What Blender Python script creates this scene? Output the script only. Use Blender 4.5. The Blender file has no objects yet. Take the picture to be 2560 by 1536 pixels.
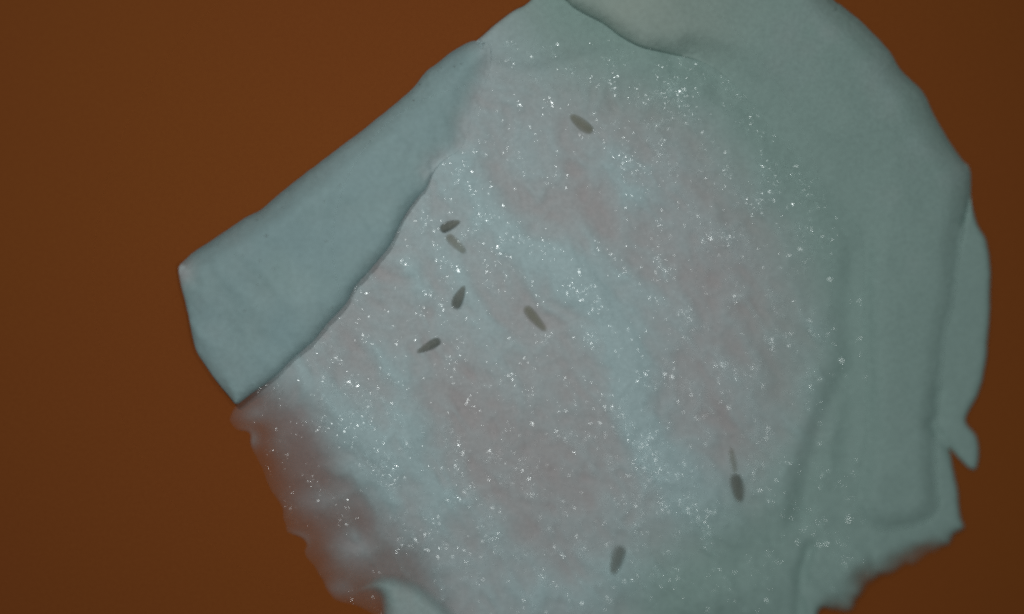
import bpy, math, random
import numpy as np
from mathutils import Vector, Matrix
from mathutils.geometry import delaunay_2d_cdt

scene = bpy.context.scene
MM = 0.001
random.seed(4)
rng = np.random.default_rng(11)

# ------------------------------------------------------------------ camera
CAM = Vector((-0.0105, 0.0085, 0.130))
AIM = Vector((0.0, 0.0, 0.0))
VIEW_W = 0.064                                   # metres seen across the frame at the aim point
cam_data = bpy.data.cameras.new('camera')
cam = bpy.data.objects.new('camera', cam_data)
scene.collection.objects.link(cam)
cam.location = CAM
_f = (AIM - CAM).normalized()
_r = _f.cross(Vector((0, 1, 0))).normalized()
_u = _r.cross(_f)
quat = Matrix((_r, _u, -_f)).transposed().to_quaternion()
cam.rotation_mode = 'QUATERNION'
cam.rotation_quaternion = quat
cam_data.sensor_width = 36.0
cam_data.lens = 36.0 * (AIM - CAM).length / VIEW_W
cam_data.clip_start = 0.002
cam_data.clip_end = 10.0
scene.camera = cam

PW, PH = 2560.0, 1536.0
_R = np.array(quat.to_matrix())
_C = np.array(CAM)
_TAN = 18.0 / cam_data.lens


def place(u, v, z):
    """point at height z (metres) that lies under photo position (u, v)"""
    u = np.asarray(u, float); v = np.asarray(v, float); z = np.asarray(z, float) + 0 * u
    x = (u - PW / 2) / (PW / 2) * _TAN
    y = -(v - PH / 2) / (PW / 2) * _TAN
    d = np.stack([x, y, -np.ones_like(x)], -1) @ _R.T
    t = (z - _C[2]) / d[..., 2]
    return _C + d * t[..., None]


fp = place(1150.0, 760.0, 0.8 * MM)
cam_data.dof.use_dof = True
fwd = _R @ np.array([0, 0, -1.0])
cam_data.dof.focus_distance = float((fp - _C) @ fwd)
cam_data.dof.aperture_fstop = 5.0

# ------------------------------------------------------------------ world, lamps, exposure
world = bpy.data.worlds.new('World')
scene.world = world
world.use_nodes = True
world.node_tree.nodes['Background'].inputs[0].default_value = (0.80, 1.0, 0.98, 1)
world.node_tree.nodes['Background'].inputs[1].default_value = 0.085


def area_lamp(name, loc, target, size, watts, color):
    l = bpy.data.lights.new(name, 'AREA')
    l.shape = 'DISK'; l.size = size; l.energy = watts; l.color = color
    o = bpy.data.objects.new(name, l)
    o.location = loc
    o.rotation_euler = (Vector(target) - Vector(loc)).to_track_quat('-Z', 'Y').to_euler()
    scene.collection.objects.link(o)
    return o


# four small lamps close round the lens, as on a hand-held magnifier
for lx, ly, lw in ((-0.040, 0.062, .0064), (0.020, 0.036, .0016), (-0.036, -0.012, .0022), (0.016, -0.022, .0018)):
    lamp = area_lamp('lens_lamp', (lx, ly, 0.125), (-.001, .002, 0), 0.008, lw, (1.0, 1.0, .985))
    lamp.data.spread = math.radians(78)

scene.view_settings.view_transform = 'Standard'
scene.view_settings.look = 'None'
scene.view_settings.exposure = 0.0
scene.view_settings.gamma = 1.0
scene.view_settings.use_curve_mapping = False
scene.cycles.use_denoising = False
scene.cycles.filter_width = 2.3
scene.cycles.max_bounces = 10
scene.cycles.transparent_max_bounces = 16

# ------------------------------------------------------------------ numeric helpers
_T = np.random.default_rng(5).random((8, 256, 256))


def vnoise(x, y, k=0):
    xi = np.floor(x).astype(int); yi = np.floor(y).astype(int)
    fx = x - xi; fy = y - yi
    fx = fx * fx * fx * (fx * (6 * fx - 15) + 10); fy = fy * fy * fy * (fy * (6 * fy - 15) + 10)
    t = _T[k % 8]
    a = t[xi & 255, yi & 255]; b = t[(xi + 1) & 255, yi & 255]
    c = t[xi & 255, (yi + 1) & 255]; d = t[(xi + 1) & 255, (yi + 1) & 255]
    return (a * (1 - fx) + b * fx) * (1 - fy) + (c * (1 - fx) + d * fx) * fy - 0.5


def fbm(u, v, scale, k=0, octv=3):
    s = 0; a = 1.0
    for i in range(octv):
        s = s + a * vnoise(u / scale + 17.3 * i, v / scale + 9.1 * i, k + i)
        scale *= 0.5; a *= 0.5
    return s


def seg_dist(u, v, poly):
    """distance to an open polyline"""
    best = np.full(np.shape(u), 1e9)
    for (x0, y0), (x1, y1) in zip(poly[:-1], poly[1:]):
        dx, dy = x1 - x0, y1 - y0
        t = np.clip(((u - x0) * dx + (v - y0) * dy) / (dx * dx + dy * dy), 0, 1)
        best = np.minimum(best, np.hypot(u - x0 - t * dx, v - y0 - t * dy))
    return best


def sstep(a, b, x):
    t = np.clip((x - a) / (b - a), 0, 1)
    return t * t * (3 - 2 * t)


def smooth_closed(pts, sub=6):
    """Catmull-Rom through rows (u, v, extra...) of a closed outline"""
    p = np.array(pts, float); n = len(p); out = []
    for i in range(n):
        p0, p1, p2, p3 = p[(i - 1) % n], p[i], p[(i + 1) % n], p[(i + 2) % n]
        m = max(2, int(np.hypot(*(p2 - p1)[:2]) / sub))
        for j in range(m):
            t = j / m
            q = 0.5 * ((2 * p1) + (-p0 + p2) * t + (2 * p0 - 5 * p1 + 4 * p2 - p3) * t * t
                       + (-p0 + 3 * p1 - 3 * p2 + p3) * t ** 3)
            q[2:] = p1[2:] * (1 - t) + p2[2:] * t
            out.append(q)
    return np.array(out)


def inside(u, v, poly):
    r = np.zeros(u.shape, bool); n = len(poly)
    for i in range(n):
        x0, y0 = poly[i, :2]; x1, y1 = poly[(i + 1) % n, :2]
        c = (y0 > v) != (y1 > v)
        if y0 != y1:
            r ^= c & (u < (x1 - x0) * (v - y0) / (y1 - y0) + x0)
    return r


def nearest(u, v, poly):
    d = np.empty(len(u)); idx = np.empty(len(u), int)
    for s in range(0, len(u), 4000):
        q = np.hypot(u[s:s + 4000, None] - poly[None, :, 0], v[s:s + 4000, None] - poly[None, :, 1])
        idx[s:s + 4000] = q.argmin(1); d[s:s + 4000] = q.min(1)
    return d, idx


# ------------------------------------------------------------------ the sheet: relief, tissue colour, thinness (all by position on the sheet)
# wrinkles of the sheet: line, half width, height in mm, whiteness
RIDGES = [
    ([(1150, 430), (1230, 560), (1330, 650), (1440, 700), (1520, 790), (1570, 930), (1600, 1080), (1720, 1230), (1800, 1330)], 62, .40, .62),
    ([(1440, 660), (1530, 720), (1600, 830)], 80, .25, .45),
    ([(1530, 420), (1590, 480)], 62, .25, .62),
    ([(725, 925), (800, 1000), (880, 1070), (950, 1120)], 66, .45, .60),
    ([(960, 880), (1010, 990), (1050, 1120), (1120, 1230), (1240, 1330)], 46, .25, .42),
    ([(1030, 660), (1045, 710)], 34, .15, .45),
    ([(1080, 560), (1180, 740), (1240, 900), (1290, 1010)], 50, .20, .22),
    ([(850, 1170), (930, 1215), (980, 1260)], 34, .22, .40),
    ([(1000, 1090), (1030, 1200), (1090, 1290)], 60, .2, .35),
    ([(1615, 150), (1700, 215), (1790, 300), (1880, 400), (2000, 510), (2110, 640)], 52, .35, .45),
    ([(1650, 350), (1710, 430), (1780, 520), (1800, 600)], 26, .22, .10),
    ([(2040, 800), (2065, 890), (2040, 1000), (1985, 1130), (1940, 1260)], 44, .30, .36),
    ([(1560, 930), (1600, 1090), (1650, 1180), (1760, 1250)], 70, .15, .22),
    ([(1280, 1470), (1450, 1490), (1560, 1430), (1700, 1500), (1860, 1500)], 60, .28, .36),
    ([(1250, 90), (1400, 140), (1500, 190)], 80, .2, .30),
    ([(1700, 760), (1820, 900), (1870, 1010)], 50, .15, .18),
    ([(1440, 1180), (1530, 1300), (1640, 1380)], 50, .15, .15),
]
VALLEYS = [
    ([(2100, 950), (2050, 1060), (2020, 1180), (2000, 1300)], 28, .30),
    ([(2025, 1370), (2003, 1440), (2000, 1560)], 15, .42),
    ([(2130, 640), (2125, 800), (2130, 1000), (2110, 1150)], 34, .28),
    ([(2325, 1060), (2350, 1090), (2380, 1135)], 12, .30),
    ([(2345, 985), (2350, 1040)], 20, .2),
    ([(1230, 170), (1330, 190), (1450, 150), (1560, 140)], 26, .25),
    ([(760, 1010), (850, 1110), (930, 1200), (1010, 1330), (1080, 1450)], 24, .15),
]
PINK = [((1640, 480), 190, 150, .45), ((1880, 760), 190, 170, .40), ((1340, 1080), 170, 140, .55),
        ((1560, 270), 150, 80, .40), ((1440, 500), 80, 60, .45), ((1150, 940), 120, 90, .25), ((1700, 1010), 120, 120, .35),
        ((760, 1050), 60, 90, .75), ((1190, 1100), 120, 140, .30), ((1420, 1260), 150, 110, .15), ((930, 830), 90, 70, .2)]
LOBES = [((2120, 1440), 95, 80, .45), ((1850, 1480), 120, 60, .3), ((2280, 1200), 90, 90, .15)]


def crinkle(u, v):
    """fine wrinkles running from upper left to lower right, 0..1 on the wet inner side"""
    wu = u + 40 * fbm(u, v, 150, 0, 2); wv = v + 40 * fbm(u, v, 150, 4, 2)
    p = wu * .80 - wv * .60; q = wu * .60 + wv * .80
    a = 1 - 2.2 * np.abs(fbm(p, q / 2.6, 62, 1, 2)) ; b = 1 - 2.2 * np.abs(fbm(p, q / 1.7, 30, 5, 2))
    c = .62 * a + .38 * b - .45
    m = 1 - sstep(1900, 2130, u + .25 * (700 - v)) * .75
    return c * m * (1 - .6 * sstep(260, 120, v))


def H_body(u, v):
    """height of the sheet's upper side over the table, mm"""
    h = np.full(np.shape(u), 0.55)
    for line, w, a, _ in RIDGES:
        h = h + a * np.exp(-(seg_dist(u, v, line) / w) ** 2)
    for line, w, a in VALLEYS:
        h = h - a * np.exp(-(seg_dist(u, v, line) / w) ** 2)
    for (cx, cy), rx, ry, a in LOBES:
        h = h + a * np.exp(-((u - cx) / rx) ** 2 - ((v - cy) / ry) ** 2)
    p = u * .80 - v * .60; q = u * .60 + v * .80            # q runs along the wrinkles
    h = h + .26 * crinkle(u, v) + .16 * fbm(u, v, 160, 3, 2)
    return np.maximum(h, .20)


THIN_LINE = [(640, 900), (705, 965), (790, 1055), (870, 1165), (960, 1290), (1060, 1435), (1120, 1560)]


def side_of_thin(u, v):
    """signed distance: positive on the torn thin side (lower left)"""
    t = np.array(THIN_LINE, float)
    d = seg_dist(u, v, THIN_LINE)
    xl = np.interp(v, t[:, 1], t[:, 0])
    return np.where(u < xl, d, -d)


def tissue(u, v):
    """whiteness 0..1, greenness 0..1 of the tissue"""
    w = np.full(np.shape(u), 0.42)
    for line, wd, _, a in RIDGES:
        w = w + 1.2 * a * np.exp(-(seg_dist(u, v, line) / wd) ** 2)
    for (cx, cy), rx, ry, a in PINK:
        w = w - .72 * a * np.exp(-((u - cx) / rx / 1.3) ** 2 - ((v - cy) / ry / 1.3) ** 2)
    p = u * .80 - v * .60; q = u * .60 + v * .80
    w = w + .26 * fbm(p, q / 2.0, 120, 2, 3) + .10 * fbm(u, v, 38, 5, 2) + .62 * crinkle(u, v)
    w = w - .25 * sstep(-30, 60, side_of_thin(u, v))
    # tougher, greener outer tissue on the right rim and on the folded flaps
    g = np.exp(-np.maximum(0, seg_dist(u, v, [(1500, -40), (1900, 120), (2160, 480), (2260, 800), (2220, 1150), (2050, 1400), (1800, 1560)]) - 110) ** 2 / 160 ** 2)
    g = np.maximum(g, sstep(1750, 2250, u))
    return np.clip(.46 + .78 * (w - .46), 0, 1), np.clip(g, 0, 1)


# ------------------------------------------------------------------ materials
def nodes_of(mat):
    mat.use_nodes = True
    nt = mat.node_tree
    for n in list(nt.nodes):
        nt.nodes.remove(n)
    out = nt.nodes.new('ShaderNodeOutputMaterial')
    return nt, out


def mixrgb(nt, fac, a, b):
    m = nt.nodes.new('ShaderNodeMix'); m.data_type = 'RGBA'
    for sock, val in ((m.inputs['Factor'], fac), (m.inputs['A'], a), (m.inputs['B'], b)):
        if isinstance(val, (tuple, float, int)):
            sock.default_value = val
        else:
            nt.links.new(val, sock)
    return m.outputs['Result']


def attr(nt, name):
    a = nt.nodes.new('ShaderNodeAttribute'); a.attribute_name = name
    return a.outputs['Fac']


def tex_noise(nt, scale, detail=3, rough=.5):
    c = nt.nodes.new('ShaderNodeTexCoord')
    n = nt.nodes.new('ShaderNodeTexNoise')
    n.inputs['Scale'].default_value = scale; n.inputs['Detail'].default_value = detail
    n.inputs['Roughness'].default_value = rough
    nt.links.new(c.outputs['Object'], n.inputs['Vector'])
    return n.outputs['Fac']


PINK_C = (0.540, 0.515, 0.520, 1)
WHITE_C = (0.545, 0.700, 0.722, 1)
GREEN_C = (0.365, 0.515, 0.478, 1)
BLUE_C = (0.360, 0.515, 0.535, 1)
CREAM_C = (0.470, 0.560, 0.500, 1)


def make_tissue_material():
    m = bpy.data.materials.new('wet_tissue')
    nt, out = nodes_of(m)
    col = mixrgb(nt, attr(nt, 'white'), PINK_C, WHITE_C)
    col = mixrgb(nt, attr(nt, 'green'), col, GREEN_C)
    col = mixrgb(nt, attr(nt, 'blue'), col, BLUE_C)
    col = mixrgb(nt, attr(nt, 'cream'), col, CREAM_C)
    fibre = mixrgb(nt, tex_noise(nt, 3600, 4, .65), (.80, .80, .80, 1), (1.18, 1.18, 1.18, 1))   # fine fibrous mottling
    mm = nt.nodes.new('ShaderNodeMix'); mm.data_type = 'RGBA'; mm.blend_type = 'MULTIPLY'
    mm.inputs['Factor'].default_value = 1.0
    nt.links.new(col, mm.inputs['A']); nt.links.new(fibre, mm.inputs['B'])
    col = mm.outputs['Result']
    b = nt.nodes.new('ShaderNodeBsdfPrincipled')
    nt.links.new(col, b.inputs['Base Color'])
    b.inputs['Roughness'].default_value = .62
    b.inputs['Specular IOR Level'].default_value = .22
    b.inputs['Subsurface Weight'].default_value = 0.0
    b.inputs['Subsurface Radius'].default_value = (1.0, .55, .45)
    b.inputs['Subsurface Scale'].default_value = .0015
    bump = nt.nodes.new('ShaderNodeBump')
    bump.inputs['Strength'].default_value = .25; bump.inputs['Distance'].default_value = .00008
    nt.links.new(tex_noise(nt, 2600, 3), bump.inputs['Height'])
    nt.links.new(bump.outputs['Normal'], b.inputs['Normal'])
    tr = nt.nodes.new('ShaderNodeBsdfTransparent')
    mx = nt.nodes.new('ShaderNodeMixShader')
    nt.links.new(attr(nt, 'opacity'), mx.inputs[0])
    nt.links.new(tr.outputs[0], mx.inputs[1]); nt.links.new(b.outputs[0], mx.inputs[2])
    nt.links.new(mx.outputs[0], out.inputs['Surface'])
    return m


def make_table_material():
    m = bpy.data.materials.new('orange_plastic')
    nt, out = nodes_of(m)
    col = mixrgb(nt, tex_noise(nt, 38, 3), (0.332, 0.082, 0.0210, 1), (0.345, 0.108, 0.0130, 1))
    col = mixrgb(nt, tex_noise(nt, 4200, 3, .7), col, (0.285, 0.072, 0.012, 1))
    b = nt.nodes.new('ShaderNodeBsdfPrincipled')
    nt.links.new(col, b.inputs['Base Color'])
    b.inputs['Roughness'].default_value = .75
    b.inputs['Specular IOR Level'].default_value = .12
    bump = nt.nodes.new('ShaderNodeBump')
    bump.inputs['Strength'].default_value = .3; bump.inputs['Distance'].default_value = .00006
    nt.links.new(tex_noise(nt, 1500, 3), bump.inputs['Height'])
    nt.links.new(bump.outputs['Normal'], b.inputs['Normal'])
    nt.links.new(b.outputs[0], out.inputs['Surface'])
    return m


def make_water_material():
    m = bpy.data.materials.new('water_film')
    nt, out = nodes_of(m)
    gl = nt.nodes.new('ShaderNodeBsdfGlossy'); gl.inputs['Roughness'].default_value = .13
    gl.inputs['Color'].default_value = (.050, .053, .053, 1)
    tr = nt.nodes.new('ShaderNodeBsdfTransparent')
    mx = nt.nodes.new('ShaderNodeAddShader')          # a clear film: the sheet shows through, its surface mirrors the lamps
    nt.links.new(tr.outputs[0], mx.inputs[0]); nt.links.new(gl.outputs[0], mx.inputs[1])
    nt.links.new(mx.outputs[0], out.inputs['Surface'])
    return m


def make_grain_material(name, c_dark, c_pale):
    m = bpy.data.materials.new(name)
    nt, out = nodes_of(m)
    col = mixrgb(nt, attr(nt, 'along'), c_dark, c_pale)
    n = tex_noise(nt, 5200, 3)
    col = mixrgb(nt, n, col, tuple(c * .72 for c in c_dark[:3]) + (1,))
    b = nt.nodes.new('ShaderNodeBsdfPrincipled')
    nt.links.new(col, b.inputs['Base Color'])
    b.inputs['Roughness'].default_value = .55
    b.inputs['Specular IOR Level'].default_value = .2
    tr = nt.nodes.new('ShaderNodeBsdfTransparent')
    mx = nt.nodes.new('ShaderNodeMixShader')
    nt.links.new(attr(nt, 'opacity'), mx.inputs[0])
    nt.links.new(tr.outputs[0], mx.inputs[1]); nt.links.new(b.outputs[0], mx.inputs[2])
    nt.links.new(mx.outputs[0], out.inputs['Surface'])
    return m


M_TISSUE = make_tissue_material()
M_TABLE = make_table_material()
M_WATER = make_water_material()
M_DARK = make_grain_material('grey_grain', (0.225, 0.250, 0.225, 1), (0.35, 0.35, 0.29, 1))
M_TAN = make_grain_material('olive_grain', (0.33, 0.325, 0.235, 1), (0.40, 0.385, 0.275, 1))
M_SPECK = bpy.data.materials.new('dark_dust')
_nt, _out = nodes_of(M_SPECK)
_b = _nt.nodes.new('ShaderNodeBsdfPrincipled'); _b.inputs['Roughness'].default_value = .9
_nt.links.new(mixrgb(_nt, tex_noise(_nt, 900), (0.10, 0.10, 0.085, 1), (0.16, 0.15, 0.13, 1)), _b.inputs['Base Color'])
_nt.links.new(_b.outputs[0], _out.inputs['Surface'])


# ------------------------------------------------------------------ mesh helpers
def link_mesh(name, verts, faces, mat, parent=None, attrs=None, smooth=True, sharp_from=None):
    me = bpy.data.meshes.new(name)
    me.from_pydata([tuple(p) for p in verts], [], faces)
    me.update()
    if attrs:
        for k, vals in attrs.items():
            a = me.attributes.new(k, 'FLOAT', 'POINT')
            a.data.foreach_set('value', np.asarray(vals, np.float32))
    if smooth:
        me.polygons.foreach_set('use_smooth', [True] * len(me.polygons))
    if sharp_from is not None:
        e = np.empty(len(me.edges) * 2, np.int32); me.edges.foreach_get('vertices', e); e = e.reshape(-1, 2)
        rimv = np.zeros(len(verts), bool)
        rimv[[q for f in faces if len(f) == 4 for q in f]] = True
        same = (e[:, 0] < sharp_from) == (e[:, 1] < sharp_from)
        a = me.attributes.new('sharp_edge', 'BOOLEAN', 'EDGE')
        quad = set()
        for f in faces:
            if len(f) == 4:
                quad.add((min(f[0], f[1]), max(f[0], f[1]))); quad.add((min(f[2], f[3]), max(f[2], f[3])))
        a.data.foreach_set('value', [(min(p), max(p)) in quad for p in e.tolist()])
    me.materials.append(mat)
    o = bpy.data.objects.new(name, me)
    scene.collection.objects.link(o)
    if parent:
        o.parent = parent
    return o


def tag(o, label=None, category=None, group=None, kind=None):
    for k, val in (('label', label), ('category', category), ('group', group), ('kind', kind)):
        if val:
            o[k] = val
    return o


def triangulate(poly, step, rings=(3.0, 8.0, 15.0)):
    """points of a fine mesh filling the outline -> (u, v, triangles)"""
    lo = poly[:, :2].min(0); hi = poly[:, :2].max(0)
    gx = np.arange(lo[0], hi[0], step); gy = np.arange(lo[1], hi[1], step * .866)
    U, V = np.meshgrid(gx, gy)
    U = U + (np.arange(len(gy)) % 2)[:, None] * step / 2
    U = U.ravel() + rng.uniform(-.5, .5, U.size); V = V.ravel() + rng.uniform(-.5, .5, V.size)
    k = inside(U, V, poly); U, V = U[k], V[k]
    d, _ = nearest(U, V, poly)
    k = d > rings[-1] + 3; U, V = U[k], V[k]
    nx = np.roll(poly[:, :2], -1, 0) - np.roll(poly[:, :2], 1, 0)
    nrm = np.stack([-nx[:, 1], nx[:, 0]], 1) / (np.hypot(nx[:, 0], nx[:, 1])[:, None] + 1e-9)
    pts = [np.stack([U, V], 1)]
    for r in rings:
        for sgn in (1, -1):
            q = poly[:, :2] + nrm * r * sgn
            ok = inside(q[:, 0], q[:, 1], poly)
            q = q[ok]
            if len(q):
                d, _ = nearest(q[:, 0], q[:, 1], poly)
                pts.append(q[d > r * .85])
    n = len(poly)
    allp = np.concatenate([poly[:, :2]] + pts)
    res = delaunay_2d_cdt([Vector(p) for p in allp], [(i, (i + 1) % n) for i in range(n)], [], 1, 1e-4)
    uv = np.array([tuple(p) for p in res[0]])
    tri = np.array([f for f in res[2] if len(f) == 3])
    a, b, c = uv[tri[:, 0]], uv[tri[:, 1]], uv[tri[:, 2]]
    ar = (b[:, 0] - a[:, 0]) * (c[:, 1] - a[:, 1]) - (b[:, 1] - a[:, 1]) * (c[:, 0] - a[:, 0])
    tri[ar > 0] = tri[ar > 0][:, ::-1]              # photo v runs down: this order faces up
    return uv[:, 0], uv[:, 1], tri


def close_solid(tri, n):
    """upper triangles + mirrored lower ones + rim"""
    faces = [tuple(t) for t in tri.tolist()]
    low = [(t[2] + n, t[1] + n, t[0] + n) for t in faces]
    cnt = {}
    for t in faces:
        for e in ((t[0], t[1]), (t[1], t[2]), (t[2], t[0])):
            cnt[e] = 1
    rim = [(b, a, a + n, b + n) for (a, b) in cnt if (b, a) not in cnt]
    return faces + low + rim


def relax(tri, n, z, fixed, it):
    e = np.concatenate([tri[:, [0, 1]], tri[:, [1, 2]], tri[:, [2, 0]]])
    for _ in range(it):
        s = np.zeros(n); c = np.zeros(n)
        np.add.at(s, e[:, 0], z[e[:, 1]]); np.add.at(c, e[:, 0], 1)
        np.add.at(s, e[:, 1], z[e[:, 0]]); np.add.at(c, e[:, 1], 1)
        zz = s / np.maximum(c, 1)
        z = np.where(fixed, z, .5 * z + .5 * zz)
    return z


def jitter(poly, amp, seed):
    """ragged outline: amp comes from the third column"""
    t = np.cumsum(np.hypot(*np.diff(poly[:, :2], axis=0, append=poly[:1, :2]).T))
    nx = np.roll(poly[:, :2], -1, 0) - np.roll(poly[:, :2], 1, 0)
    nrm = np.stack([-nx[:, 1], nx[:, 0]], 1) / (np.hypot(nx[:, 0], nx[:, 1])[:, None] + 1e-9)
    f = 1.2 * vnoise(t / 55 + seed, t * 0 + .5, 2) + .5 * vnoise(t / 22 + seed, t * 0 + .2, 3) + .15 * vnoise(t / 9 + seed, t * 0 + .7, 4)
    out = poly.copy()
    out[:, :2] += nrm * (f * amp)[:, None]
    return out


# ------------------------------------------------------------------ the table
def build_table():
    s, t, r = .30, .018, .004
    ring = []
    for z, k in ((-t, 0), (-r, 0), (-r * .3, r * .3), (0, r)):
        ring.append([(-s + k, -s + k, z), (s - k, -s + k, z), (s - k, s - k, z), (-s + k, s - k, z)])
    verts = [p for q in ring for p in q]
    faces = [(3, 2, 1, 0)]
    for i in range(3):
        for j in range(4):
            a = i * 4 + j; b = i * 4 + (j + 1) % 4
            faces.append((a, b, b + 4, a + 4))
    faces.append((12, 13, 14, 15))
    o = link_mesh('table_surface', verts, faces, M_TABLE, smooth=False)
    tag(o, kind='structure', label='plain matt orange surface under the pale sheet')
    return o


build_table()

# ------------------------------------------------------------------ the sheet body
# u, v, raggedness
BODY = [
    (1400, -90, 0), (1327, 0, 2), (1285, 26, 2), (1246, 55, 2), (1213, 84, 1.5), (1194, 100, 1), (1178, 112, 0), (1132, 138, 0), (1068, 190, 0),
    (1036, 228, 0), (985, 272, 0), (900, 338, 0), (815, 408, 0), (700, 498, 0), (612, 558, 0), (500, 632, 0), (462, 668, 0),
    (462, 712, 0), (476, 768, 0), (500, 872, 0), (556, 955, 0), (590, 1006, 3), (580, 1030, 6), (574, 1052, 8), (592, 1075, 8), (621, 1083, 6),
    (624, 1107, 5), (634, 1131, 6), (650, 1156, 8), (676, 1216, 9), (698, 1265, 9), (716, 1309, 8), (720, 1330, 6),
    (752, 1343, 8), (766, 1363, 10), (763, 1385, 8), (793, 1428, 8), (828, 1484, 8), (850, 1502, 6), (905, 1520, 4), (960, 1560, 0),
    (1000, 1640, 0), (1500, 1660, 0), (2020, 1640, 0), (2040, 1560, 3), (2052, 1523, 6), (2085, 1526, 8), (2112, 1527, 8), (2126, 1518, 10),
    (2148, 1480, 16), (2183, 1449, 18), (2242, 1424, 18), (2292, 1418, 18), (2330, 1383, 18), (2368, 1362, 16), (2384, 1334, 12), (2410, 1320, 8), (2402, 1294, 5),
    (2397, 1267, 2), (2394, 1224, 2), (2383, 1177, 2), (2377, 1142, 1), (2372, 1120, 0), (2400, 1149, 1), (2424, 1171, 1), (2440, 1171, 1), (2447, 1131, 1), (2440, 1090, 1), (2414, 1051, 1), (2440, 996, 3), (2454, 958, 3),
    (2464, 900, 3), (2470, 830, 3), (2476, 730, 3), (2474, 650, 3), (2464, 600, 3), (2442, 560, 3), (2428, 500, 2), (2423, 424, 2),
    (2405, 402, 2), (2370, 352, 2), (2329, 280, 2), (2303, 228, 2), (2251, 176, 2), (2225, 134, 2), (2189, 93, 2), (2148, 52, 2), (2101, 15, 2), (2080, 0, 2), (1980, -90, 0),
]

sheet = bpy.data.objects.new('skin_sheet', None)
sheet.empty_display_size = .01
sheet.location = (0, 0, 0)
scene.collection.objects.link(sheet)
tag(sheet, 'thin wet pale grey-white translucent skin-like sheet with folded edges on orange surface', 'skin sheet')


def opacity_field(u, v, d, seed=0):
    th = side_of_thin(u, v) + 30 * fbm(u, v, 140, 6, 2)
    op = 1 - .58 * sstep(-70, 75, th)
    op = op + .12 * fbm(u, v, 110, 7, 2) * sstep(-40, 40, th)
    ragged = sstep(0, 60, th)
    op = op * (1 - ragged * (1 - sstep(-4, 120, d + 24 * fbm(u, v, 90, 2, 2))) * .85)
    # denser clots and tatters in the thin torn side
    for cx, cy, rx, ry, a in ((885, 1362, 46, 40, .42), (790, 1250, 70, 32, .26), (622, 1098, 24, 24, .34), (745, 1352, 26, 20, .34), (640, 1034, 46, 24, .2),
                              (1000, 1330, 40, 50, .15), (850, 1470, 36, 20, .2)):
        op = op + a * np.exp(-((u - cx) / rx) ** 2 - ((v - cy) / ry) ** 2) * sstep(-10, 30, th) * sstep(-2, 8, d)
    # frayed lower right rim
    fr = sstep(1300, 1380, v) * sstep(2020, 2100, u)
    op = op * (1 - fr * (1 - sstep(-6, 62, d + 34 * fbm(u, v, 55, 4, 2))) * .8)
    return np.clip(op, .05, 1)


def build_body():
    poly = smooth_closed(BODY, 6)
    poly = jitter(poly, poly[:, 2], 3.1)
    u, v, tri = triangulate(poly, 9.0)
    n = len(u)
    d, _ = nearest(u, v, poly)
    h = H_body(u, v)
    # torn rims get thin and lie flat
    thin = sstep(0, 60, side_of_thin(u, v))
    h = h * (1 - .55 * thin * (1 - sstep(0, 120, d)))
    for rows in (LEFT, RIGHT):                       # under a fold the sheet dips to where it turns over
        hid = inside(u, v, smooth_closed(rows, 12))
        h = np.where(hid, .12 + (h - .12) * np.clip((d - 4) / 95, 0, 1), h)
    r = 16.0
    k = np.where(d < r, np.sqrt(np.clip(1 - (1 - d / r) ** 2, 0, 1)), 1)
    top = .10 + (h - .10) * (.25 + .75 * k)
    bot = np.full(n, .05)
    P = place(u, v, top * MM); Q = place(u, v, bot * MM)
    w, g = tissue(u, v)
    op = opacity_field(u, v, d)
    A = {'white': np.concatenate([w, w]), 'green': np.concatenate([g, g]), 'opacity': np.concatenate([op, op * .15])}
    o = link_mesh('sheet_body', np.concatenate([P, Q]), close_solid(tri, n), M_TISSUE, sheet, A, sharp_from=n)
    return o



# ------------------------------------------------------------------ folded-over flaps
# outline rows: u, v, raggedness, lift at the edge (mm over the body), rounding radius (px)
FOLD = (0, .02, 85)


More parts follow.
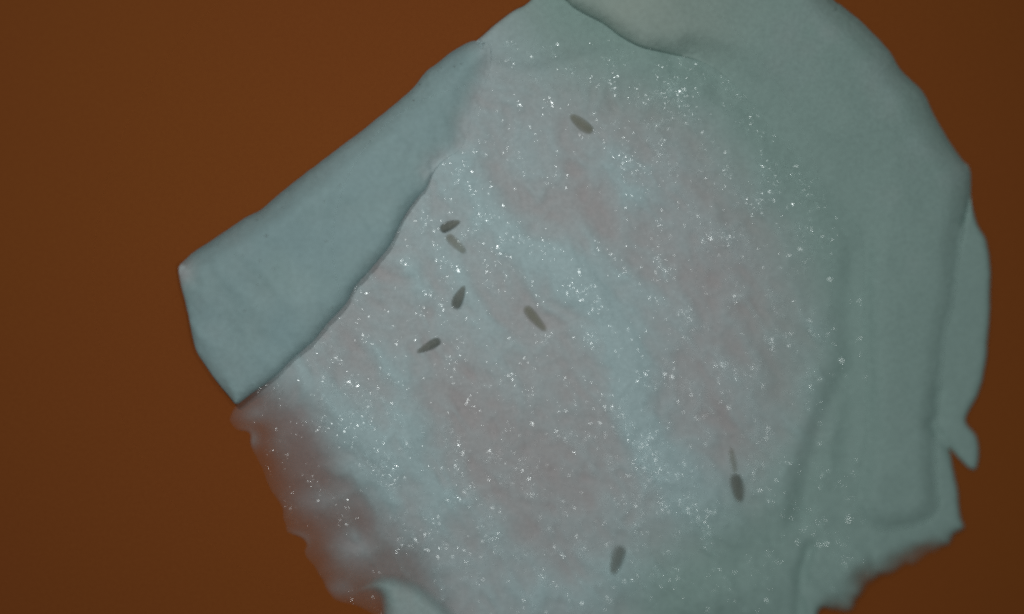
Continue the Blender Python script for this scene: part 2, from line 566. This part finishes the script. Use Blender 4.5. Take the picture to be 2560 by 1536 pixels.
def build_flap(name, rows, plateau, bump, seed, green, white_add=0.0, thick=.5, step=9.0, label=None, fray=None, near=170, blue=0.0, cream=None):
    poly = smooth_closed(rows, 6)
    poly = jitter(poly, poly[:, 2], seed)
    u, v, tri = triangulate(poly, step, (3.0, 7.0, 12.0, 18.0))
    n = len(u)
    d, idx = nearest(u, v, poly)
    le = poly[idx, 3]; rad = poly[idx, 4]
    hb = H_body(u, v)
    flat = relax(tri, n, hb.copy(), np.zeros(n, bool), 14)
    merge = poly[idx, 3] < .05
    pl = plateau(u, v) + bump * fbm(u, v, 170, int(seed) % 5, 2) + .02 * fbm(u, v, 60, 4, 2)
    pl = np.maximum(pl, .06)
    x = np.clip(1 - d / rad, 0, 1)
    soft = (le < .30) & (rad > 30) & (poly[idx, 2] < 1.2)
    prof = np.where(soft, 1 - sstep(0, 1, d / rad), x * x)
    lift = pl - (pl - np.minimum(le, pl)) * prof
    lift = relax(tri, n, lift, d < 10, 6)
    if soft.any():
        sp = poly[(poly[:, 3] < .30) & (poly[:, 4] > 30) & (poly[:, 2] < 1.2)]
        dm, _ = nearest(u, v, sp)
        base = hb + (flat - hb) * sstep(20, 220, dm)
        base = np.maximum(base, hb)
        keep = sstep(5, near, dm)
    else:
        base = flat
        keep = np.ones(n)
    top = base + lift
    # keep fold edges down on the table
    lowedge = (le < .05) & (rad < 150) & ~soft
    top = np.where(lowedge, top - x * x * (base - .12), top)
    th = np.maximum(lift * .97, .62)
    rr = 13.0
    y = np.clip(1 - d / rr, 0, 1)
    cl = np.where(soft, 0, (1 - np.sqrt(1 - y * y)) * .2)
    bot = top - th + th * cl * np.where(le > .05, 1, 0)
    top2 = top - th * cl * np.where(le > .05, 1, 0)
    bot = np.minimum(bot, top2 - .01)
    P = place(u, v, top2 * MM); Q = place(u, v, np.maximum(bot, .06) * MM)
    w, g = tissue(u, v)
    wide = green(u, v) if callable(green) else np.full(n, green)
    g = np.maximum(g, wide * keep)
    g = np.clip(g + .30 * keep * fbm(u, v, 85, 3, 3), 0, 1)
    w = np.clip(w + white_add * keep + .5 * keep * fbm(u, v, 60, 5, 3), 0, 1)
    op = .5 + .5 * sstep(0, 16, d + np.where((le < .05) & ~soft, 0, 30))
    if fray is not None:
        op = fray(u, v, d)
    A = {'white': np.concatenate([w, w]), 'green': np.concatenate([g, g]), 'opacity': np.concatenate([op, op])}
    if blue:
        q = np.clip(blue * keep * (1 + .5 * fbm(u, v, 120, 1, 2)), 0, 1); A['blue'] = np.concatenate([q, q])
    if cream:
        q = np.clip(cream(u, v) * (1 + .4 * fbm(u, v, 120, 2, 2)), 0, 1); A['cream'] = np.concatenate([q, q])
    o = link_mesh(name, np.concatenate([P, Q]), close_solid(tri, n), M_TISSUE, sheet, A, sharp_from=n)
    if label:
        o['label'] = label
    return o


def E(lift, r, rag=1.5):
    return (rag, lift * .60, r * 2.4)


F_ = (1.8, .02, 70)        # fold line: rolls down onto the table
LEFT = [
    (1196, 104, *F_), (1175, 104, *F_), (1129, 129, *F_), (1097, 155, *F_), (1065, 181, *F_), (1032, 220, *F_), (1000, 249, *F_), (960, 283, *F_), (880, 346, *F_),
    (809, 400, *F_), (756, 440, *F_), (689, 493, *F_), (649, 527, *F_), (609, 547, *F_), (551, 587, *F_), (489, 627, *F_), (458, 654, *F_),
    (447, 671, 1, .25, 60), (452, 711, *E(.5, 34)), (467, 769, *E(.55, 24)), (478, 823, *E(.6, 22)), (491, 876, *E(.6, 20)), (516, 916, *E(.6, 18)), (547, 960, *E(.6, 18)), (578, 996, *E(.6, 14)),
    (593, 1010, *E(.6, 12, .5)), (631, 983, *E(.75, 13)), (685, 943, *E(.85, 13)), (725, 903, *E(.95, 13)), (778, 858, *E(1.0, 13)), (814, 814, *E(1.05, 13)), (840, 787, *E(1.05, 13)),
    (867, 756, *E(1.05, 13)), (885, 720, *E(1.05, 13)), (916, 685, *E(1.05, 13)), (947, 649, *E(1.05, 13)), (974, 614, *E(1.05, 13)), (1000, 560, *E(1.0, 13)), (1040, 498, *E(.9, 14)),
    (1065, 469, *E(.8, 16)), (1087, 424, 1.1, .13, 52), (1113, 398, .8, .07, 58), (1155, 366, .6, .03, 66), (1180, 291, .6, .02, 76), (1206, 226, .6, .02, 80), (1226, 165, .6, .01, 80), (1222, 112, .6, .01, 66),
]


def plat_left(u, v):
    along = np.clip(((u - 520) * .78 - (v - 830) * .62) / 800, 0, 1)
    p = 1.0 + .28 * np.sin(math.pi * np.clip(along * 1.1, 0, 1))
    p = p - .28 * sstep(.60, .98, along)
    p = p + .28 * np.exp(-((u - 720) / 110) ** 2 - ((v - 760) / 80) ** 2)
    p = p - .30 * np.exp(-((u - 560) / 60) ** 2 - ((v - 820) / 90) ** 2)
    return p


build_flap('folded_flap', LEFT, plat_left, .20, 2.0, lambda u, v: np.full(np.shape(u), .55), .45, near=70, blue=.75,
           label='long smooth flap folded over along the left side')

def S_(lift, r):
    return (.6, lift * .6, r * .72)


M_ = (.2, .012, 190)       # where the fold runs out into the sheet
RIGHT = [
    (1360, -90, *E(.85, 17)), (1417, 0, *E(.85, 17)), (1446, 23, *E(.85, 17)), (1505, 55, *E(.85, 17)), (1550, 87, *E(.85, 17)), (1599, 113, *E(.85, 18)), (1647, 126, *E(.62, 22)), (1696, 139, *E(.36, 28)),
    (1728, 145, .6, .09, 76), (1776, 166, .6, .04, 100), (1830, 206, .2, .05, 130), (1900, 290, *M_), (2000, 400, *M_), (2090, 500, *M_), (2140, 560, .2, .04, 130),
    (2158, 600, *S_(.06, 90)), (2161, 640, *S_(.10, 70)), (2161, 725, *S_(.14, 60)), (2165, 830, *S_(.14, 60)), (2168, 935, *S_(.14, 60)), (2167, 1020, *S_(.12, 64)), (2164, 1115, *S_(.10, 66)), (2148, 1193, *S_(.08, 66)),
    (2144, 1263, *S_(.08, 60)), (2164, 1305, *S_(.12, 58)), (2207, 1325, *S_(.14, 58)), (2269, 1318, *S_(.12, 58)), (2318, 1300, *S_(.08, 58)), (2345, 1270, *S_(.05, 58)), (2340, 1200, *S_(.04, 58)), (2338, 1120, *S_(.05, 58)),
    (2342, 1050, *S_(.08, 58)), (2348, 988, *S_(.14, 56)), (2357, 900, *S_(.15, 56)), (2364, 830, *S_(.15, 56)), (2382, 760, *S_(.14, 56)), (2392, 690, *S_(.10, 60)), (2402, 610, *S_(.05, 70)), (2420, 530, *F_), (2427, 480, *F_),
    (2425, 424, *F_), (2407, 402, *F_), (2372, 352, *F_), (2331, 280, *F_), (2305, 228, *F_), (2253, 176, *F_), (2227, 134, *F_), (2191, 93, *F_), (2150, 52, *F_), (2103, 15, *F_), (2082, 0, *F_), (1985, -90, *F_),
]


def plat_right(u, v):
    p = 1.0 - .42 * sstep(300, 700, v) + .55 * np.exp(-((v - 30) / 130) ** 2) * sstep(1900, 1640, u)
    p = p - .25 * np.exp(-((u - 2280) / 90) ** 2 - ((v - 330) / 130) ** 2)
    p = p - .22 * np.exp(-((u - 2250) / 50) ** 2 - ((v - 1235) / 40) ** 2)
    return p


build_body()
build_flap('folded_flap', RIGHT, plat_right, .22, 4.0, lambda u, v: np.full(np.shape(u), .9), .1, cream=lambda u, v: .8 * np.exp(-((u - 1620) / 230) ** 2 - ((v - 20) / 120) ** 2),
           label='broad dull green-grey flap folded over the upper right and right side')

BOTTOM = [
    (952, 1650, *E(.3, 14)), (953, 1540, *E(.35, 14)), (951, 1500, *E(.35, 14)), (938, 1482, *E(.3, 12)), (905, 1483, *E(.25, 10)), (875, 1499, *E(.2, 8)), (862, 1500, *E(.2, 8)), (895, 1468, *E(.2, 10)), (935, 1444, *E(.25, 16)),
    (979, 1437, *E(.3, 18)), (1026, 1449, *E(.35, 20)), (1064, 1468, *E(.3, 24)), (1110, 1505, *E(.2, 34)), (1150, 1545, *E(.1, 50)), (1200, 1650, *E(.05, 50)),
]
build_flap('folded_flap', BOTTOM, lambda u, v: np.full(np.shape(u), .55), .1, 7.0, .55, .1, thick=.4, step=8.0,
           label='small folded flap at the lower rim with a pointed end',
           fray=lambda u, v, d: np.clip(.2 + .8 * sstep(890, 970, u), 0, 1) * sstep(-4, 40, d))


# ------------------------------------------------------------------ seed-like grains on the sheet
def build_grain(name, blunt, tip, width, mat, label, flat=.55, sharp=1.0, op_mid=.85, op_rim=.04, sink=.35, edge=.6):
    bx, by = blunt; tx, ty = tip
    L = math.hypot(tx - bx, ty - by)
    dx, dy = (tx - bx) / L, (ty - by) / L
    cx, cy = (bx + tx) / 2, (by + ty) / 2
    nl, nr = 22, 18
    U = []; V = []; Z = []; al = []; op = []
    zbase = float(H_body(np.array([cx]), np.array([cy]))[0])
    k = 25e-3                                           # mm per photo pixel
    ph = random.uniform(0, 9)
    for i in range(nl + 1):
        t = i / nl
        a = math.acos(1 - 2 * t)                        # even spacing towards both ends
        s = (1 - math.cos(a)) / 2
        prof = math.sin(a) ** .8 * (1 - .62 * sharp * s ** 1.3) * 1.12
        hw = width / 2 * prof + .4
        bend = .05 * width * math.sin(3 * s + ph)
        for j in range(nr):
            b = 2 * math.pi * j / nr
            ru = math.cos(b); rz = math.sin(b)
            wob = 1 + .06 * math.sin(3 * b + 5 * s + ph)
            lx = s * L; ly = ru * hw * wob + bend
            U.append(bx + dx * lx - dy * ly); V.append(by + dy * lx + dx * ly)
            Z.append((rz * .5 * flat * hw * 2 * wob + (1 - sink) * .5 * flat * width) * k)
            al.append(s)
            rim = max(0.0, rz)
            end = min(1, min(s, 1 - s) * 9)
            op.append((op_rim + (op_mid - op_rim) * rim ** edge * end) * (1 - .35 * sharp * s * s))
    U = np.array(U); V = np.array(V)
    top = H_body(U, V)
    zb = .5 * top + .5 * zbase
    P = place(U, V, (zb + np.array(Z)) * MM)
    faces = []
    for i in range(nl):
        for j in range(nr):
            a = i * nr + j; b = i * nr + (j + 1) % nr
            faces.append((a, b, b + nr, a + nr))
    faces.append(tuple(range(nr - 1, -1, -1)))
    faces.append(tuple(range(nl * nr, nl * nr + nr)))
    org = place(cx, cy, zbase * MM)
    o = link_mesh(name, P - org, faces, mat, None, {'along': al, 'opacity': op})
    o.location = org
    tag(o, label, 'grain', 'seed-like grains stuck on the sheet')
    return o


build_grain('dark_grain', (1099, 575), (1152, 554), 26, M_DARK, 'dark grey pointed grain lying across the end of an olive grain', op_mid=.95)
build_grain('olive_grain', (1117, 585), (1164, 634), 25, M_TAN, 'faint olive grain whose upper end lies under a dark grain', op_mid=.45, sharp=.4, op_rim=.0, flat=.35, edge=1.2)
build_grain('dark_grain', (1137, 773), (1161, 713), 29, M_DARK, 'dark grey upright teardrop grain with its blunt end down, near the sheet centre', op_mid=.82)
build_grain('dark_grain', (1103, 851), (1040, 881), 25, M_DARK, 'dark grey grain slanting with its thin tip to the lower left', op_mid=.8)
build_grain('olive_grain', (1312, 764), (1366, 830), 29, M_TAN, 'brownish blurred grain lying between white ridge and dark upright grain', op_mid=.62, sharp=.7, op_rim=.0, edge=1.4)
build_grain('olive_grain', (1484, 331), (1424, 287), 29, M_TAN, 'faint tan grain alone near the top of the sheet', op_mid=.6, sharp=.45, op_rim=.0, flat=.35, edge=1.2)
build_grain('dark_grain', (1839, 1182), (1848, 1258), 35, M_DARK, 'dark green-grey grain hanging below a faint yellowish sliver at right', op_mid=.8, sharp=.6, op_rim=.0, edge=1.2)
build_grain('olive_grain', (1828, 1118), (1839, 1186), 16, M_TAN, 'thin faint yellowish sliver joined above a dark grain at right', op_mid=.34, sharp=.2, op_rim=.0, flat=.35, edge=1.2)
build_grain('dark_grain', (1557, 1364), (1530, 1438), 38, M_DARK, 'dark brownish grain nearest the bottom edge, slanting down to the left', op_mid=.62, sharp=.7, op_rim=.0, edge=1.3)


# ------------------------------------------------------------------ wet glints: little flat beads of water over the wrinkles
def build_beads():
    N = 300000
    u = rng.uniform(600, 2200, N); v = rng.uniform(100, 1536, N)
    dens = np.full(N, .115) * (1 - .55 * sstep(900, 300, v) * sstep(1700, 1100, u)) * 1.2 * (1 - .5 * sstep(0, 40, side_of_thin(u, v)))
    for line, w, a, wh in RIDGES:
        dens = dens + .07 * np.exp(-(seg_dist(u, v, line) / (w * .9)) ** 2)
    dens = dens * np.clip(1.0 + 2.2 * fbm(u * .8 - v * .6, (u * .6 + v * .8) / 2, 60, 6, 3), 0.10, 4)
    cl = fbm(u, v, 26, 1, 2)
    dens = dens * np.clip(.45 + 2.2 * crinkle(u, v), .1, 2)
    dens = dens * np.clip(.7 + 2.2 * cl, .1, 3)
    poly = smooth_closed(BODY, 12)
    k = rng.random(N) < dens * .9
    u, v = u[k], v[k]
    k = inside(u, v, poly)
    for rows in (LEFT, RIGHT, BOTTOM):
        q = smooth_closed(rows, 12)
        hid = inside(u, v, q)
        if rows is RIGHT:
            hid &= ~((u < 2160) & (v > 160) & (seg_dist(u, v, [(1776, 164), (1900, 290), (2140, 560)]) < 60))
        k &= ~hid
    u, v = u[k], v[k]
    # a few on the left flap
    n2 = 60
    fu = rng.uniform(560, 1150, n2); fv = rng.uniform(150, 960, n2)
    kk = inside(fu, fv, smooth_closed(LEFT, 12))
    n = len(u); K = 6
    hb = H_body(u, v)
    r = np.minimum(3.6, 1.25 + rng.exponential(.5, n))
    el = np.where(rng.random(n) < .45, rng.uniform(1.3, 2.4, n), 1.0)
    th = rng.normal(1.0, .9, n)
    tx = rng.normal(0, math.radians(9), n); ty = rng.normal(0, math.radians(9), n)
    ca, sa = np.cos(th), np.sin(th)
    verts = np.zeros((n, K + 1, 3))
    for j in range(K + 1):
        a = 2 * math.pi * j / K
        rr = 0 if j == K else 1
        lx = math.cos(a) * rr * r * el; ly = math.sin(a) * rr * r
        du = lx * ca - ly * sa; dv = lx * sa + ly * ca
        verts[:, j, 0] = u + du; verts[:, j, 1] = v + dv
        verts[:, j, 2] = hb + .03 + (.045 * r * (1 - rr) + du * tx + dv * ty) * 25e-3
    verts = verts.reshape(-1, 3)
    b0 = np.arange(n) * (K + 1)
    faces = []
    for j in range(K):
        faces += np.stack([b0 + K, b0 + j, b0 + (j + 1) % K], 1).tolist()
    P = place(verts[:, 0], verts[:, 1], verts[:, 2] * MM)
    o = link_mesh('water_beads', P, faces, M_WATER)
    tag(o, 'tiny glinting beads of water scattered over the wet sheet', 'water', kind='stuff')
    print('beads', len(u))


build_beads()


# ------------------------------------------------------------------ dark dust on the left flap
def build_dust():
    import bmesh
    bm = bmesh.new()
    dg = bpy.context.evaluated_depsgraph_get()
    spots = [(545, 340, 6), (597, 428, 6), (560, 567, 5), (640, 612, 4.5), (563, 657, 6), (548, 704, 5), (935, 458, 5), (1010, 142, 5), (922, 235, 5.5),
             (465, 540, 4), (475, 850, 4), (968, 828, 4), (545, 820, 3.5), (690, 270, 4), (430, 530, 3)]
    spots = [(a / 2.248 + 400, b / 2.248 + 400, r) for a, b, r in spots]
    spots += [(1034, 252, 6), (1031, 232, 4), (1096, 178, 4), (1136, 167, 5), (1153, 160, 4), (1050, 212, 4), (1103, 172, 3.5)]
    for u, v, r in spots:
        q = place(float(u), float(v), 0.0)
        dr = Vector(q) - CAM
        hit, loc, nrm, *_ = scene.ray_cast(dg, CAM, dr.normalized())
        if not hit:
            continue
        b0 = len(bm.verts)
        s = r * 25e-6 * .42
        res = bmesh.ops.create_icosphere(bm, subdivisions=1, radius=s)
        sx, sy = random.uniform(.7, 1.4), random.uniform(.6, 1.0)
        for vt in res['verts']:
            vt.co = Vector((vt.co.x * sx, vt.co.y * sy, vt.co.z * .6)) * random.uniform(.85, 1.15) + loc
    me = bpy.data.meshes.new('dust_specks')
    bm.to_mesh(me); bm.free()
    me.materials.append(M_SPECK)
    o = bpy.data.objects.new('dust_specks', me)
    scene.collection.objects.link(o)
    tag(o, 'tiny dark specks of dust on the left folded flap', 'dust', kind='stuff')


build_dust()
